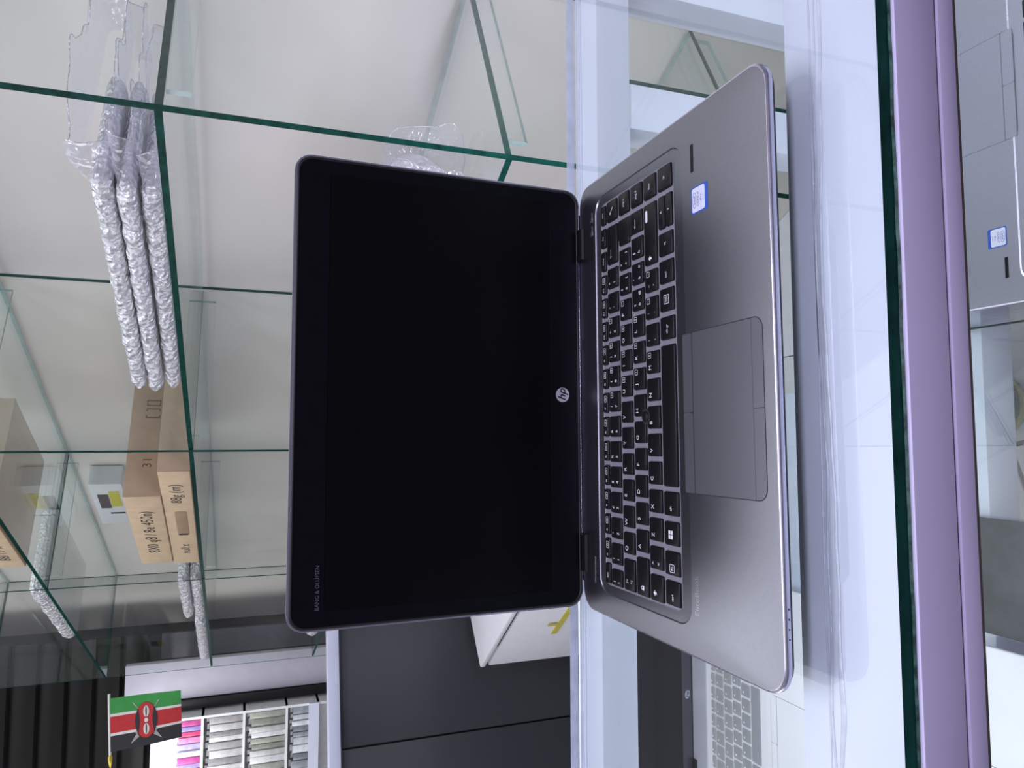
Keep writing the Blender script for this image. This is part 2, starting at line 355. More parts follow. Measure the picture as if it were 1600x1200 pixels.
krow(*R5, [(25.9, 41.6, [('ctrl', 0.32, 0.5, 3.2)]), (44.8, 60.2, [('fnbox', 0.3, 0.5, 4.2)]), (63.6, 79.0, [('win', 0.45, 0.55, 5.2)]), (82.4, 98.0, [('alt', 0.3, 0.5, 3.2)]), (101.0, 193.2, []), (196.6, 212.0, [('alt gr', 0.45, 0.5, 3.0)]), (215.3, 230.8, [('menubox', 0.5, 0.5, 5.0)]), (234.0, 249.5, [('ctrl', 0.35, 0.5, 3.0)]), (252.6, 268.2, [('<', 0.5, 0.5, 4.4)]), (297.0, 313.2, [('>', 0.5, 0.5, 4.4)])])
KEYS.append((271.2, 293.6, 103.0, 110.6, [('^', 0.5, 0.4, 4.4)])); KEYS.append((271.2, 293.6, 94.2, 101.8, [('v', 0.5, 0.55, 3.4)]))
for (yy, tx) in ((R1, 'home'), (R2, 'pag u'), (R3, 'pag d'), (R4, 'fine')): KEYS.append((297.0, 313.2, yy[0], yy[1], [(tx, 0.5, 0.5, 2.9)]))
KEYMESH = {}
KTOP, KBOT = 0.0003, -0.0013
def key_mesh(wd, hd, m):
    k = (round(wd, 1), round(hd, 1), m.name)
    if k not in KEYMESH:
        bm = slab(0, wd/1000, 0, hd/1000, KBOT, KTOP, 0.0011, ins=0.00045, n=2)
        me = tomesh('key', bm, 40); me.materials.append(m); KEYMESH[k] = me
    return KEYMESH[k]
def legend(bm, s, x, y, z, size, f=None):
    if s == 'box': ring(bm, x-.0025, x+.0025, y-.0016, y+.0016, z, .0004, .0003, f); ring(bm, x-.0010, x+.0010, y-.0007, y+.0007, z, .0003, .00025, f)
    elif s.startswith('num'):
        ring(bm, x-.0019, x+.0019, y-.0019, y+.0019, z, .0005, .0003, f); put_text(bm, s[3:], x, y, z, 0.0028, f=f)
    elif s == 'win':
        for ax in (-1, 1):
            for ay in (-1, 1):
                xs = sorted((x+ax*.0002, x+ax*.0027)); ys = sorted((y+ay*.0002, y+ay*.0024))
                bm.faces.new([bm.verts.new(p) for p in ((xs[0], ys[0], z), (xs[1], ys[0], z), (xs[1], ys[1], z), (xs[0], ys[1], z))])
    elif s == 'fnbox': ring(bm, x-.0026, x+.0026, y-.0026, y+.0026, z, .0005, .00035, f); put_text(bm, 'fn', x, y, z, 0.0036, f=f)
    elif s == 'menubox':
        ring(bm, x-.0030, x+.0030, y-.0030, y+.0030, z, .0004, .0004, f)
        for q in (-.0012, 0, .0012): bm.faces.new([bm.verts.new(p) for p in ((x-.0018, y+q-.0002, z), (x+.0018, y+q-.0002, z), (x+.0018, y+q+.0002, z), (x-.0018, y+q+.0002, z))])
    elif s == 'caplabel':
        bm.faces.new([bm.verts.new((*p, z)) for p in rrect(x-.0042, x+.0042, y-.0013, y+.0013, .001, 3)])
    elif s in ('enter', 'back'):
        put_text(bm, '<', x-.0022, y, z, 0.0036, f=f); bm.faces.new([bm.verts.new(p) for p in ((x-.0026, y-.0002, z), (x+.0035, y-.0002, z), (x+.0035, y+.0002, z), (x-.0026, y+.0002, z))])
    elif s == 'lock':
        bm.faces.new([bm.verts.new((*p, z)) for p in rrect(x-.0016, x+.0016, y-.0020, y+.0004, .0003, 2)]); ring(bm, x-.0012, x+.0012, y-.0004, y+.0021, z, .0011, .0005)
    elif s == 'shift':
        bm.faces.new([bm.verts.new(p) for p in ((x-.0020, y, z), (x+.0020, y, z), (x, y+.0022, z))]); bm.faces.new([bm.verts.new(p) for p in ((x-.0008, y-.0018, z), (x+.0008, y-.0018, z), (x+.0008, y, z), (x-.0008, y, z))])
    elif s == 'home':
        bm.faces.new([bm.verts.new(p) for p in ((x-.0025, y+.0020, z), (x-.0021, y+.0024, z), (x+.0025, y-.0018, z), (x+.0021, y-.0022, z))])
        bm.faces.new([bm.verts.new(p) for p in ((x-.0027, y+.0026, z), (x-.0027, y+.0006, z), (x-.0021, y+.0012, z), (x-.0008, y+.0026, z))])
    else: put_text(bm, s, x, y, z, size/1000, f=f)
def make_laptop(label, loc, rotz, tilt, deck_m, edge_m, key_m, lid_m, full=True, width=W, depth=D, height=T, group=None, name='laptop', keyx=0.0, keyy=0.0, sticker=False, slot=False, pad=(98.6, 196.8), padm=None, ghost=False):
    rt = thing(name, label, 'laptop', loc, rotz, group)
    Z = height; wl, dl_ = width, depth
    # under shell
    bm = bmesh.new()
    loft(bm, [[(*p, 0.0022) for p in rrect(0.024, wl-0.024, 0.022, dl_-0.010, 0.012)], [(*p, 0.0050) for p in rrect(0.0125, wl-0.0125, 0.0125, dl_-0.004, 0.013)],
              [(*p, Z-0.0068) for p in rrect(0.0022, wl-0.0022, 0.0022, dl_, 0.014)], [(*p, Z-0.0040) for p in rrect(0.0006, wl-0.0006, 0.0006, dl_, 0.014)]])
    obj('bottom_shell', bm, M_UNDER if full else edge_m, rt, 40)
    for fx in (0.04, wl-0.04):
        for fy in (0.03, dl_-0.03):
            bm = bmesh.new(); disc(bm, fx, fy, 0.0, 0.006, 12, z1=0.0024); obj('rubber_foot', bm, M_BLACKPL, rt)
    # deck with sunken keyboard bay
    kx, ky = keyx, keyy
    n = 6
    ro = [p for p in rrect(0.017+kx, 0.3215+kx, 0.0812+ky, 0.2025+ky, 0.013, n)]
    rw = [p for p in rrect(0.0237+kx, 0.3146+kx, 0.0928+ky, 0.1946+ky, 0.006, n)]
    bm = bmesh.new()
    loft(bm, [[(*p, Z-0.0040) for p in rrect(0.0003, wl-0.0003, 0.0003, dl_, 0.0145, n)], [(*p, Z-0.0016) for p in rrect(0, wl, 0, dl_, 0.0150, n)],
              [(*p, Z-0.0006) for p in rrect(0.0003, wl-0.0003, 0.0003, dl_-0.0003, 0.0150, n)], [(*p, Z-0.0001) for p in rrect(0.0011, wl-0.0011, 0.0011, dl_-0.0008, 0.0145, n)],
              [(*p, Z) for p in rrect(0.0016, wl-0.0016, 0.0016, dl_-0.0012, 0.0142, n)],
              [(*p, Z) for p in ro], [(*p, Z-0.0007) for p in rrect(0.0178+kx, 0.3207+kx, 0.0822+ky, 0.2017+ky, 0.0124, n)], [(*p, Z-0.0013) for p in rw], [(*p, Z-0.0017) for p in rrect(0.0242+kx, 0.3141+kx, 0.0933+ky, 0.1941+ky, 0.0056, n)]], mis=[1, 1, 1, 1, 0, 1, 0, 2, 2])
    dk = obj('deck', bm, [deck_m, edge_m, M_TRAY if full else deck_m], rt, 25)
    # keys
    for (x0, x1, y0, y1, lg) in KEYS:
        k = link('key', key_mesh(x1-x0, y1-y0, key_m), key_m, rt); k.location = (x0/1000+kx, y0/1000+ky, Z-0.0004)
        if full and lg:
            bm = bmesh.new()
            for (s, fx, fy, sz) in lg: legend(bm, s, (x1-x0)*fx/1000, (y1-y0)*fy/1000, KTOP+0.00004, sz)
            lo = obj('key_legend', bm, M_LEGEND, k)
        elif ghost and x1-x0 < 22:
            bm = bmesh.new(); disc(bm, (x1-x0)*0.3/1000, (y1-y0)*0.7/1000, KTOP+0.00004, 0.0014, 6); obj('key_legend', bm, M_LEGEND, k)
    if full:
        # lower arm of the L-shaped enter key
        k = link('key', key_mesh(15.5, 20.0, key_m), key_m, rt); k.location = (0.2779, 0.146, Z-0.00041)
        bm = bmesh.new(); loft(bm, [[(*p, z) for p in [(0.1471+r*math.cos(a*math.pi/8), 0.1305+r*math.sin(a*math.pi/8)) for a in range(16)]] for r, z in ((0.0052, Z-0.0016), (0.0052, Z+0.0002))]); obj('pointing_stick_collar', bm, mat('collar', (0.03, 0.03, 0.034), 0.5), rt, 30)
        bm = bmesh.new(); loft(bm, [[(*p, z) for p in [(0.1471+r*math.cos(a*math.pi/8), 0.1305+r*math.sin(a*math.pi/8)) for a in range(16)]] for r, z in ((0.0036, Z), (0.0038, Z+0.0008), (0.0034, Z+0.0013), (0.0015, Z+0.0015))]); obj('pointing_stick', bm, M_BLACKPL, rt, 50)
    # touchpad
    p0, p1 = pad[0]/1000, pad[1]/1000
    pm = padm or M_PAD
    bm = slab(p0-0.0006, p1+0.0006, 0.0094, 0.0851, Z-0.001, Z+0.00006, 0.007, n=5); obj('touchpad_gap', bm, M_GAP if full else M_DIM, rt)
    bm = slab(p0, p1, 0.0190, 0.0742, Z-0.001, Z+0.00016, 0.0006, n=2); obj('touchpad', bm, pm, rt)
    mid = (p0+p1)/2
    for (a, b_) in ((p0, mid-0.0002), (mid+0.0002, p1)):
        bm = slab(a, b_, 0.0751, 0.0846, Z-0.001, Z+0.00022, 0.0012, n=3); obj('touchpad_button', bm, pm, rt)
        bm = bmesh.new(); lefty = a == p0
        lp = [q for q in rrect(p0, p1, 0.0100, 0.0300, 0.0065, 6)]
        lo_ = []
        for q in lp:
            xq = min(q[0], mid-0.0002) if lefty else max(q[0], mid+0.0002)
            lo_.append((xq, min(q[1], 0.0187)))
        out_ = []
        for q in lo_:
            if not out_ or (abs(q[0]-out_[-1][0])+abs(q[1]-out_[-1][1])) > 1e-7: out_.append(q)
        if abs(out_[0][0]-out_[-1][0])+abs(out_[0][1]-out_[-1][1]) < 1e-7: out_.pop()
        loft(bm, [[(*q, Z-0.001) for q in out_], [(*q, Z+0.00016) for q in out_]]); obj('touchpad_button', bm, pm, rt)
    if slot:
        bm = slab(0.2968, 0.3148, 0.0686, 0.0716, Z-0.001, Z+0.00012, 0.0004, n=2); o = obj('fingerprint_slot', bm, M_BLACKPL, rt); o['label'] = 'black fingerprint reader slot'
    if sticker:
        sx = 0.2697
        bm = slab(sx, sx+0.0170, 0.0548, 0.0715, Z-0.0002, Z+0.00015, 0.0012, n=3); st = obj('processor_sticker', bm, M_STBLUE, rt); st['label'] = 'blue edged processor sticker'
        bm = slab(sx+0.0009, sx+0.0161, 0.0575, 0.0706, Z, Z+0.0002, 0.0014, n=3); obj('sticker_face', bm, M_STWHITE, st)
        bm = bmesh.new(); zz = Z+0.00024
        a = [(sx+0.0085+0.0050*math.cos(i*math.pi/12), 0.0680+0.0021*math.sin(i*math.pi/12)) for i in range(24)]; b2 = [(sx+0.0085+0.0046*math.cos(i*math.pi/12), 0.0680+0.0018*math.sin(i*math.pi/12)) for i in range(24)]
        A = [bm.verts.new((*q, zz)) for q in a]; B = [bm.verts.new((*q, zz)) for q in b2]
        for i in range(24): bm.faces.new((A[i], A[(i+1) % 24], B[(i+1) % 24], B[i]))
        put_text(bm, 'intel', sx+0.0085, 0.0680, zz, 0.0032, thick=0.01); put_text(bm, 'CORE i7', sx+0.0085, 0.0642, zz, 0.0026, thick=0.01); put_text(bm, 'vPro', sx+0.0085, 0.0613, zz, 0.0024, thick=0.01); put_text(bm, '6th Gen', sx+0.0085, 0.0590, zz, 0.0012)
        obj('sticker_print', bm, M_STTEXT, st)
    if full:
        bm = bmesh.new(); put_text(bm, 'EliteBook', 0.0375, 0.0755, Z+0.00006, 0.0062); o = obj('deck_lettering', bm, M_ENGRAVE, rt); o['label'] = 'faint lettering reading EliteBook'
        bm = slab(0.0215, 0.0425, 0.2090, 0.2140, Z-0.001, Z+0.00025, 0.0010, ins=0.0004, n=3); o = obj('power_button', bm, deck_m, rt, 30)
        for xa in (0.2935, 0.3045):
            bm = slab(xa, xa+0.0092, 0.2072, 0.2140, Z-0.001, Z+0.0003, 0.0010, ins=0.0004, n=3); obj('quick_button', bm, deck_m, rt, 30)
        bm = bmesh.new()
        for i in range(104):
            for j in range(10):
                x = 0.062+i*0.00205+(0.00102 if j % 2 else 0); y = 0.2075+j*0.0019
                bm.faces.new([bm.verts.new((x+0.00032*math.cos(a*math.pi/2), y+0.00032*math.sin(a*math.pi/2), Z+0.00004)) for a in range(4)])
        sg = obj('speaker_grille', bm, mat('grille_hole', (0.13, 0.13, 0.17), 0.6), rt); sg['kind'] = 'stuff'
        bm = bmesh.new()
        for x in (0.030, 0.035, 0.040, 0.045):
            for q in ((0.0,),):
                bm.faces.new([bm.verts.new((x+0.0005*math.cos(a*math.pi/4), -0.00012, Z-0.0027+0.0004*math.sin(a*math.pi/4))) for a in range(8)])
        obj('status_light', bm, M_GAP, rt)
    # lid
    ct_, st_ = math.cos(tilt), math.sin(tilt)
    def lf(x, h, nn): return (x, dl_+0.0006+st_*h+ct_*nn, Z+ct_*h-st_*nn)
    LH = 0.2277 if full else 0.2277*depth/D
    n = 6
    bm = bmesh.new()
    loft(bm, [[(*p, 0.0) for p in rrect(0.0002, wl-0.0002, 0.0, LH, 0.0125, n)], [(*p, 0.0012) for p in rrect(0, wl, -0.0002, LH+0.0002, 0.0127, n)], [(*p, 0.0042) for p in rrect(0.0005, wl-0.0005, 0, LH-0.0004, 0.0125, n)], [(*p, 0.0060) for p in rrect(0.004, wl-0.004, 0.003, LH-0.004, 0.010, n)]], f=lf)
    obj('lid_shell', bm, edge_m, rt, 40)
    sx0, sx1, sh0, sh1 = (0.0140, 0.3255, 0.0270, 0.2028)
    if not full: sx0, sx1, sh0, sh1 = 0.0125, wl-0.0125, 0.026, LH-0.016
    bm = bmesh.new()
    loft(bm, [[(*p, 0.0) for p in rrect(0.0013, wl-0.0013, 0.0010, LH-0.0013, 0.0115, n)], [(*p, -0.0007) for p in rrect(0.0016, wl-0.0016, 0.0012, LH-0.0016, 0.0113, n)], [(*p, -0.0011) for p in rrect(0.0024, wl-0.0024, 0.0018, LH-0.0024, 0.0108, n)],
              [(*p, -0.0011) for p in rrect(0.0031, wl-0.0031, 0.0030, LH-0.0031, 0.0102, n)], [(*p, -0.0006) for p in rrect(0.0034, wl-0.0034, 0.0034, LH-0.0034, 0.0100, n)],
              [(*p, -0.0006) for p in rrect(sx0, sx1, sh0, sh1, 0.0006, n)], [(*p, -0.0001) for p in rrect(sx0+0.0003, sx1-0.0003, sh0+0.0003, sh1-0.0003, 0.0005, n)]], cap1=False, f=lf, mis=[1, 1, 1, 1, 0, 0, 0])
    obj('screen_bezel', bm, [lid_m, M_BEZELRIM], rt, 25)
    bm = bmesh.new(); loft(bm, [[(*p, 0.0004) for p in rrect(sx0-0.001, sx1+0.001, sh0-0.001, sh1+0.001, 0.0006, 2)], [(*p, -0.0002) for p in rrect(sx0-0.001, sx1+0.001, sh0-0.001, sh1+0.001, 0.0006, 2)]], f=lf); obj('screen', bm, M_SCREEN, rt)
    lx_, lh_ = (0.168, 0.0171) if full else (wl/2, 0.0135)
    if full or ghost:
        bm = bmesh.new(); disc(bm, lx_, lh_, -0.0005, 0.0059, 28, f=lf, z1=-0.0009); lo = obj('round_logo', bm, M_LOGO, rt, 40)
        bm = bmesh.new(); put_text(bm, 'hp', lx_, lh_+0.0004, -0.00095, 0.0098, f=lf, shear=0.35, thick=0.012); obj('logo_letters', bm, M_BEZEL, lo)
    if full:
        bm = bmesh.new(); put_text(bm, 'BANG & OLUFSEN', 0.0300, 0.2072, -0.00065, 0.0038, f=lf); o = obj('bezel_lettering', bm, M_DIM, rt); o['label'] = 'dim lettering reading BANG & OLUFSEN'
    bm = bmesh.new(); box(bm, 0.020, wl-0.020, dl_-0.004, dl_+0.006, Z-0.012, Z-0.0003); obj('hinge_cover', bm, M_BLACKPL, rt)
    for xa in ((0.0285, 0.0570), (0.2785, 0.3040)) if full else ((0.05, 0.09), (wl-0.09, wl-0.05)):
        bm = bmesh.new()
        prof = [(-0.0090, -0.0030), (-0.0090, 0.0006), (-0.0078, 0.0022), (-0.0055, 0.0030), (-0.0012, 0.0032), (0.0002, 0.0028), (0.0002, -0.0030)]
        loft(bm, [[(x, dl_+a, Z+b_) for a, b_ in prof] for x in xa]); obj('hinge', bm, M_BLACKPL, rt, 30)
    return rt
YAW = math.radians(0.448)
bc = Vector((0.0353, 0.5344, 0)); ex = Vector((math.cos(YAW), math.sin(YAW), 0)); ey = Vector((-math.sin(YAW), math.cos(YAW), 0))
lo = bc-ey*D-ex*W/2
make_laptop('open silver laptop with black screen and black keyboard standing on the glass counter top', (lo.x, lo.y, 0.0001), YAW, math.radians(-1.82), M_SILVER, M_SILVEREDGE, M_KEY, M_BEZEL, full=True, sticker=True, slot=True)
LZ = SH+0.0001
make_laptop('white laptop with grey keys and dark screen on the lower shelf behind the back rail', (-0.540, 0.655, LZ), 0.0, math.radians(-25), M_WHITELAP, M_WHITELAP, M_GREYKEY, mat('grey_bezel', (0.06, 0.065, 0.08), 0.3), full=False, width=0.36, depth=0.25, keyx=0.035, keyy=0.012, pad=(118, 230), padm=M_WHITELAP, ghost=True)
make_laptop('silver laptop facing away under the front rail with a blue edged processor sticker', (0.450, 0.4955, LZ), math.pi, math.radians(25), mat('silver_deck_pale', (0.33, 0.34, 0.40), 0.45, metal=0.4, var=0.03, scale=500), M_SILVEREDGE, M_KEY, M_BEZEL, full=False, width=W, depth=D, sticker=True, slot=True, pad=(101, 196), padm=MATS['silver_deck_pale'])
make_laptop('white laptop facing away under the front rail with a plain white deck', (-0.180, 0.4915, LZ), math.pi, math.radians(25), M_WHITELAP, M_WHITELAP, M_GREYKEY, M_BEZEL, full=False, width=W, depth=D, padm=M_WHITELAP, pad=(101, 208))
# smoky sheet standing in for a dark reflection between the two
bm = bmesh.new()
N = 14
vv = [[bm.verts.new((-0.174+0.102*i/N, 0.27+0.33*j/N, SH+0.0012+0.0012*noise.noise(Vector((i*0.6, j*0.6, 4))))) for j in range(N+1)] for i in range(N+1)]
for i in range(N):
    for j in range(N): bm.faces.new((vv[i][j], vv[i+1][j], vv[i+1][j+1], vv[i][j+1]))
bmesh.ops.solidify(bm, geom=bm.faces[:], thickness=-0.0012)
o = obj('reflection_sheet', bm, mat('smoke_reflection', (0.20, 0.215, 0.225), 0.22, var=0.25, scale=18, bump=0.3, bscale=60), None, 60)
tag(o, 'flat smoky grey sheet standing in for a dark reflection on the lower shelf beside the white laptop', 'reflection sheet')
# coil on the floor under the shelf
rc = thing('cable_coil', 'small black ring shaped coil lying on the grey tiled floor', 'coil', (0.055, 0.885, FLOORZ))
bm = bmesh.new(); tube(bm, [(0.042*math.cos(i*math.pi/16), 0.042*math.sin(i*math.pi/16), 0.030) for i in range(32)], 0.013, 10, True); obj('upper_winding', bm, M_BLACKPL, rc, 60)
bm = bmesh.new(); tube(bm, [(0.042*math.cos(i*math.pi/16), 0.042*math.sin(i*math.pi/16), 0.010) for i in range(32)], 0.010, 10, True); obj('lower_winding', bm, mat('ochre', (0.32, 0.30, 0.12), 0.5), rc, 60)

# ------------------------------------------------------------------ glass shelving cabinet
PC = Vector((0.327, 0.7846, 0.0)); DL = Vector((-0.4633, 0.8862, 0)); NF = Vector((0.8862, 0.4633, 0))
ROTC = math.atan2(NF.y, NF.x)            # local x = depth into the cabinet, local y = along its length
gc = thing('glass_cabinet', 'long glass shelving cabinet with green edged panes and a white back', 'cabinet', (PC.x, PC.y, FLOORZ), ROTC)
def gz(z): return z-FLOORZ
BAY = [0.0, 0.757, 1.515, 2.60]; DEP = 0.38; G = 0.008
boxobj('back_panel', (DEP+0.001, DEP+0.018, -0.37, 3.36, 0.0, gz(1.6)), M_WALLPANEL, gc)
for i, s in enumerate(BAY):
    a, b_ = (s-G, s) if i == 0 else (s-G/2, s+G/2)
    glass_plate('side_panel' if i in (0, 3) else 'divider', (0.0, DEP, a, b_, 0.0, gz(1.5)), gc, broad='y')
for z in (-0.380, -0.0065, 0.3690, 0.7300, 1.09):
    for i in range(3):
        a, b_ = BAY[i]+(0.0003 if i == 0 else G/2+0.0003), BAY[i+1]-G/2-0.0003
        glass_plate('glass_shelf', (0.002, DEP-0.012 if i == 0 else DEP-0.004, a, b_, gz(z-G), gz(z)), gc, deep=M_EDGEPALE)
    for i in range(3):
        y0 = BAY[i]+(0.0005 if i == 0 else G/2+0.0005)
        glass_plate('support_strip', (0.036, DEP-0.03, y0, y0+G*0.8, gz(z-G-0.0255), gz(z-G-0.0005)), gc, broad='y', edge=M_EDGEPALE)
boxobj('plinth', (0.012, DEP, -0.02, 2.6, 0.001, 0.10), M_WHITEBOX, gc)

def cab(s, t, z): p = PC+DL*s+NF*t; return (p.x, p.y, z)
ZA, ZB, ZC = 0.3692, 0.7302, -0.0063
# bubble-wrapped laptops
def wrap_pack(label, s0, s1, t0, t1, z0, z1, seed, group, tail=0.0, tails=None, body=None):
    r = thing('wrapped_pack', label, 'wrapped pack', cab(s0, t0, z0), ROTC, group)
    Ls, Wt, H = s1-s0, t1-t0, z1-z0
    bm = bmesh.new(); rows = []; nl, m = 54, 34
    for i in range(nl+1):
        f = i/nl; e = min(1.0, (min(f, 1-f)*Ls)/0.014); e = 0.35+0.65*math.sqrt(max(0.0, 1-(1-e)**2))
        row = []
        base = rrect(-Wt/2, Wt/2, -H/2*e, H/2*e, H*0.46*e, 6)
        for k, (a, b_) in enumerate(base):
            nz = noise.noise(Vector((f*Ls*55+seed, a*60, b_*90+seed)))*0.0026+noise.noise(Vector((f*Ls*160, a*150+seed, b_*200)))*0.0013
            nx = nz if abs(a) > Wt/2-H*0.6 else nz*0.35
            sc = 1 if b_ > 0 else 0.2
            row.append(bm.verts.new((Wt/2+a+(nx*(1 if a > 0 else -1)), f*Ls+noise.noise(Vector((a*30, seed, b_*30)))*0.005*(1 if f in (0, 1) else 0), H/2+b_+nz*sc*(1 if b_ > 0 else -1)*0.7)))
        rows.append(row)
    nn = len(rows[0])
    for i in range(nl):
        for k in range(nn): bm.faces.new((rows[i][k], rows[i][(k+1) % nn], rows[i+1][(k+1) % nn], rows[i+1][k]))
    bm.faces.new(rows[0][::-1]); bm.faces.new(rows[-1])
    zmin = min(v.co.z for v in bm.verts)
    for v in bm.verts: v.co.z -= min(zmin, 0)
    obj('wrapped_body', bm, body or M_WRAP, r, 45)
    if tail:
        for (ta_, tb2, za, zb, ln, sd) in tails:
            bm = bmesh.new(); rows = []
            unit = dense(rrect(ta_, tb2, za, zb, (zb-za)*0.45, 5), 0.006)
            for i in range(19):
                f = i/18; row = []
                for k, (a0, b0_) in enumerate(unit):
                    a = a0+0.004*f*(1 if a0 > (ta_+tb2)/2 else -1); b_ = za+(b0_-za)*(1+(0.012 if zb > 0.025 else 0.002)*math.sin(f*2.4)/(zb-za))
                    q = noise.noise(Vector((f*4+sd, a*25, b_*40)))*0.006*(0.3+f)
                    row.append(bm.verts.new((a+q, 0.006-f*ln*(0.80+0.45*noise.noise(Vector((a0*22, b0_*30, sd)))), max(0.0006, b_+q*0.6))))
                rows.append(row)
            nn = len(rows[0])
            for i in range(18):
                for k in range(nn): bm.faces.new((rows[i][k], rows[i][(k+1) % nn], rows[i+1][(k+1) % nn], rows[i+1][k]))
            rim = [v.co.copy() for v in rows[-1]]
            lf_ = obj('loose_film', bm, M_FILM, r, 60)
            bm = bmesh.new(); tube(bm, rim, 0.0006, 5, True); obj('film_rim', bm, M_WRAP, lf_, 60)
    return r
GW = 'bubble wrapped laptops stacked on the middle glass shelf'
h = 0.0232
wrap_pack('bubble wrapped flat pack at the bottom of the stack beside the cardboard boxes', 0.108, 0.530, -0.002, 0.170, ZA, ZA+h-0.001, 1.0, GW, 1, [(0.0, 0.20, 0.0008, 0.018, 0.078, 1.3)])
wrap_pack('bubble wrapped flat pack in the middle of the stack beside the cardboard boxes', 0.104, 0.538, -0.006, 0.170, ZA+h+0.0015, ZA+2*h, 5.0, GW, 1, [(0.002, 0.23, 0.001, 0.019, 0.086, 4.1)])
wrap_pack('bubble wrapped flat pack on top of the stack beside the cardboard boxes', 0.098, 0.532, -0.004, 0.170, ZA+2*h+0.0015, ZA+3*h+0.001, 9.0, GW, 1, [(0.0, 0.27, 0.001, 0.030, 0.084, 7.7)])
wrap_pack('bubble wrapped pack standing on the low glass shelf behind the laptop lid', 0.155, 0.46, 0.05, 0.17, ZC, ZC+0.12, 13.0, None, 1, [(0.0, 0.05, 0.002, 0.115, 0.05, 2.2), (0.045, 0.12, 0.002, 0.10, 0.06, 6.2)], body=M_FILMPACK)
G2 = 'bubble wrapped packs left of the cardboard boxes'
wrap_pack('lower bubble wrapped pack left of the cardboard boxes beyond the second divider', 1.530, 1.90, 0.004, 0.235, ZA, ZA+0.030, 17.0, G2)
wrap_pack('upper bubble wrapped pack left of the cardboard boxes beyond the second divider', 1.528, 1.88, 0.000, 0.235, ZA+0.0325, ZA+0.060, 19.0, G2)
wrap_pack('bubble wrapped pack at the far left end of the middle glass shelf', 1.99, 2.50, 0.006, 0.24, ZA, ZA+0.035, 23.0, None)
wrap_pack('bubble wrapped pack lying on the upper glass shelf by the cabinet end', 1.56, 2.02, 0.004, 0.24, ZB, ZB+0.045, 29.0, None)
wrap_pack('bubble wrapped pack at the far left end of the low glass shelf', 1.75, 2.28, 0.006, 0.24, ZC, ZC+0.05, 31.0, None)

# cardboard boxes
def carton(label, s0, s1, t0, t1, z0, z1, words, hole=None, group=None, side=None):
    r = thing('cardboard_box', label, 'cardboard box', cab(s0, t0, z0), ROTC, group)
    Ls, Wt, H = s1-s0, t1-t0, z1-z0
    bm = bmesh.new(); box(bm, 0.0012, Wt, 0.0, Ls, 0.0, H, bev=0.0012); obj('carton_body', bm, M_CARDSHADE, r, 35)
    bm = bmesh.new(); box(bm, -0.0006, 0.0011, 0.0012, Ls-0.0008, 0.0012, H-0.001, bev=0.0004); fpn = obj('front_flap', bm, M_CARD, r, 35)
    F = lambda x, y, z: (-0.0008-z, x, y)
    bm = bmesh.new()
    for (s, x, y, sz) in words: put_text(bm, s, Ls-x, y, 0.0, sz, f=lambda x, y, z: (-0.0009, x, y), shear=0.1, sx=-1)
    obj('handwriting', bm, M_INK, fpn)
    if hole:
        bm = bmesh.new(); F2 = lambda a, b_, z: (z, a, b_)
        loft(bm, [[(*p, -0.0008) for p in rrect(*hole, 0.006, 4)], [(*p, -0.0012) for p in rrect(hole[0]+0.001, hole[1]-0.001, hole[2]+0.001, hole[3]-0.001, 0.006, 4)]], f=F2); obj('hand_slot', bm, mat('slot_tan', (0.34, 0.24, 0.14), 0.8), fpn, 30)
        bm = bmesh.new(); loft(bm, [[(*p, -0.0013) for p in rrect(hole[1]-0.012, hole[1]-0.002, hole[2]+0.002, hole[3]-0.002, 0.004, 3)], [(*p, -0.0015) for p in rrect(hole[1]-0.012, hole[1]-0.002, hole[2]+0.002, hole[3]-0.002, 0.004, 3)]], f=F2); obj('slot_gap', bm, M_INK, fpn)
    bm = bmesh.new()
    for (s, x, y, sz) in side or []: put_text(bm, s, x, y, 0.0, sz, f=lambda x, y, z: (x, -0.0004, y))
    if side: obj('side_print', bm, mat('print_brown', (0.14, 0.09, 0.06), 0.8), r)
    return r
GB = 'laptop cartons on the middle shelf'
carton('lower brown cardboard box with an oval hand slot on the middle glass shelf', 0.835, 1.360, -0.004, 0.30, ZA, ZA+0.0575, [('88g (m)', 0.42, 0.030, 0.030), ('null x', 0.10, 0.026, 0.028)], hole=(0.195, 0.335, 0.014, 0.038), group=GB, side=[('[]', 0.24, 0.03, 0.03), ('[ ]', 0.215, 0.03, 0.03)])
carton('upper brown cardboard box with handwriting laid on the lower box', 0.945, 1.345, -0.006, 0.29, ZA+0.0577, ZA+0.127, [('8X0 q8 / 8e 450n)', 0.20, 0.034, 0.034)], group=GB, side=[('[]', 0.215, 0.030, 0.030), ('[ ]', 0.19, 0.030, 0.030), ('31', 0.075, 0.030, 0.024)])
carton('cardboard box with marker writing on the upper glass shelf beside the second divider', 1.02, 1.325, -0.004, 0.26, ZB, ZB+0.075, [('88/19 x', 0.09, 0.028, 0.03)])
# white power supply on the cabinet back
ps = thing('power_supply', 'white power supply box with a yellow label on the cabinet back', 'power supply', cab(1.60, DEP-0.0605, 0.598), ROTC)
boxobj('casing', (0, 0.06, 0, 0.30, 0, 0.085), M_WHITEBOX, ps, bev=0.003)
boxobj('label_plate', (-0.0012, -0.0002, 0.05, 0.16, 0.012, 0.04), mat('label_yellow', (0.62, 0.58, 0.06), 0.5), ps)
boxobj('label_plate', (-0.0012, -0.0002, 0.07, 0.17, 0.042, 0.07), mat('label_dark', (0.08, 0.06, 0.07), 0.5), ps)
boxobj('vent_slot', (-0.0010, -0.0002, 0.205, 0.215, 0.01, 0.05), M_INK, ps)

